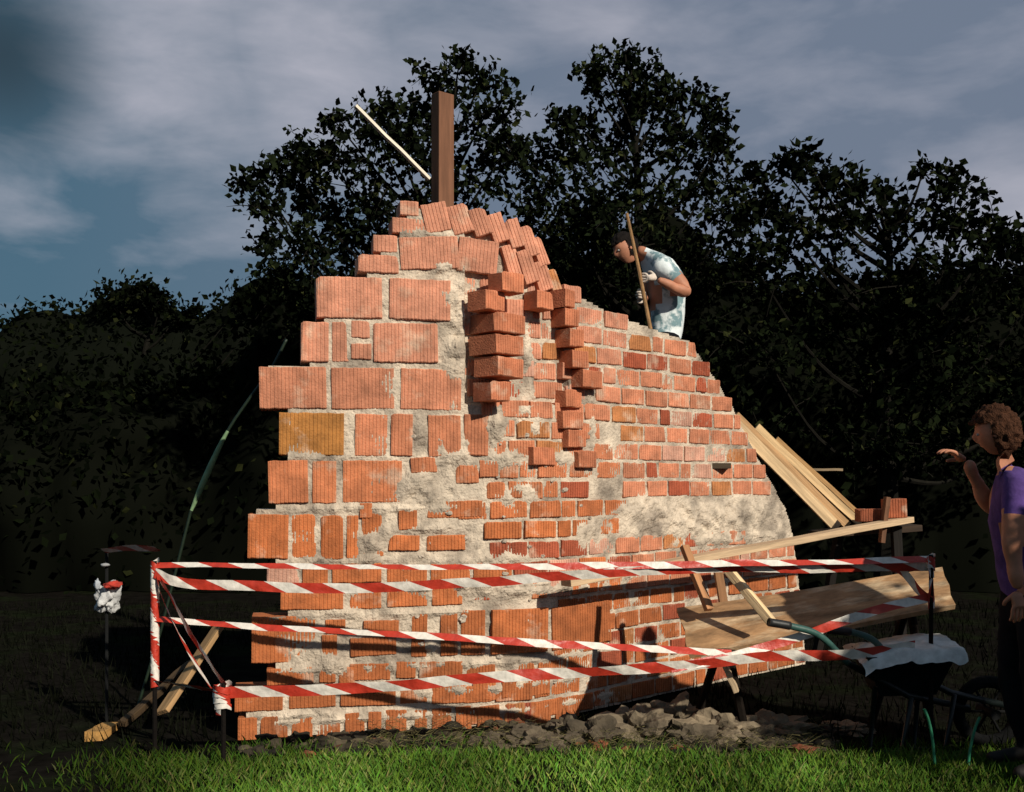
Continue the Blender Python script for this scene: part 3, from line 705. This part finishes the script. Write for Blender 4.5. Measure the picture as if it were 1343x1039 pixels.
# ------------------------------------------------------------------ LIGHT, SKY, CAMERA
el=math.radians(30); sd=Vector((.62*math.cos(el),-.785*math.cos(el),math.sin(el))).normalized()
l=bpy.data.lights.new('sun','SUN'); l.energy=4.9; l.angle=math.radians(.8); l.color=(1,.94,.81)
lo=bpy.data.objects.new('sun',l); sc.collection.objects.link(lo); lo.rotation_euler=sd.to_track_quat('Z','Y').to_euler(); lo.location=(10,-10,10)
w=bpy.data.worlds.new('World'); sc.world=w; w.use_nodes=True; nt=w.node_tree; N=nt.nodes; L=nt.links; N.clear()
out=N.new('ShaderNodeOutputWorld'); mixs=N.new('ShaderNodeMixShader')
sky=N.new('ShaderNodeTexSky'); sky.sky_type='NISHITA'; sky.sun_disc=False; sky.sun_elevation=el; sky.sun_rotation=math.atan2(sd.x,sd.y)
b1=N.new('ShaderNodeBackground'); b1.inputs[1].default_value=.05; L.new(sky.outputs[0],b1.inputs[0])
tc=N.new('ShaderNodeTexCoord'); gv=tc.outputs['Generated']
def math_(op,a,b=None,clamp=False):
    m=N.new('ShaderNodeMath'); m.operation=op; m.use_clamp=clamp
    for i,x in enumerate((a,b)):
        if x is None: continue
        if isinstance(x,(int,float)): m.inputs[i].default_value=x
        else: L.new(x,m.inputs[i])
    return m.outputs[0]
def nz_(scale,st,det=5,off=(0,0,0)):
    mp=N.new('ShaderNodeMapping'); mp.inputs['Scale'].default_value=st; mp.inputs['Location'].default_value=off; L.new(gv,mp.inputs[0])
    n=N.new('ShaderNodeTexNoise'); n.inputs['Scale'].default_value=scale; n.inputs['Detail'].default_value=det; n.inputs['Roughness'].default_value=.55; n.inputs['Distortion'].default_value=.3; L.new(mp.outputs[0],n.inputs['Vector']); return n.outputs['Fac']
def spot(b,e,r):
    v=Vector(((b-CX)/F,1,(HZ-e)/F)).normalized(); d=N.new('ShaderNodeVectorMath'); d.operation='DISTANCE'; L.new(gv,d.inputs[0]); d.inputs[1].default_value=v
    mr=N.new('ShaderNodeMapRange'); mr.interpolation_type='SMOOTHSTEP'; mr.inputs[1].default_value=0; mr.inputs[2].default_value=r; mr.inputs[3].default_value=1; mr.inputs[4].default_value=0; L.new(d.outputs['Value'],mr.inputs[0]); return mr.outputs[0]
def mixc(f,a,b):
    m=N.new('ShaderNodeMix'); m.data_type='RGBA'; L.new(f,m.inputs['Factor'])
    for k_,x in(('A',a),('B',b)):
        if isinstance(x,tuple): m.inputs[k_].default_value=(*x,1)
        else: L.new(x,m.inputs[k_])
    return m.outputs['Result']
sx=N.new('ShaderNodeSeparateXYZ'); L.new(gv,sx.inputs[0])
lr=N.new('ShaderNodeMapRange'); lr.inputs[1].default_value=-.4; lr.inputs[2].default_value=.05; L.new(sx.outputs[0],lr.inputs[0])
base=mixc(lr.outputs[0],(.065,.14,.205),(.165,.205,.28))
n1=nz_(3.6,(1,1,2.6)); n2=nz_(8,(1,1,2.8),6,(3,1,2))
s1=math_('MAXIMUM',math_('MAXIMUM',spot(220,70,.17),spot(390,55,.15)),math_('MULTIPLY',spot(1150,120,.22),.25))
s1=math_('MAXIMUM',s1,math_('MULTIPLY',spot(560,20,.2),.5)); s1=math_('MAXIMUM',s1,math_('MULTIPLY',spot(800,0,.16),.45)); s1=math_('MAXIMUM',s1,math_('MULTIPLY',spot(10,240,.08),.3)); s1=math_('MAXIMUM',s1,math_('MULTIPLY',spot(1330,240,.13),.65))
cl=math_('ADD',math_('MULTIPLY',s1,.85),math_('ADD',math_('MULTIPLY',math_('SUBTRACT',n1,.53),1.3),math_('MULTIPLY',math_('SUBTRACT',n2,.52),1.3)))
cl=math_('MULTIPLY',cl,1.0,True)
c1=mixc(cl,base,(.46,.46,.53))
dk=math_('MULTIPLY',spot(0,70,.11),.9); c2=mixc(dk,c1,(.025,.045,.06))
b2=N.new('ShaderNodeBackground'); b2.inputs[1].default_value=1.0; L.new(c2,b2.inputs[0])
mixs.inputs[0].default_value=.93; L.new(b1.outputs[0],mixs.inputs[1]); L.new(b2.outputs[0],mixs.inputs[2]); L.new(mixs.outputs[0],out.inputs[0])
cam=bpy.data.cameras.new('camera'); co=bpy.data.objects.new('camera',cam); sc.collection.objects.link(co); co.location=(0,0,EYE); co.rotation_euler=(math.radians(90),0,0)
cam.sensor_width=36; cam.lens=36*F/1343; cam.shift_y=(HZ-519.5)/1343; cam.clip_end=1000; cam.clip_start=.05
sc.camera=co
sc.view_settings.view_transform='Standard'; sc.view_settings.look='None'; sc.view_settings.exposure=0
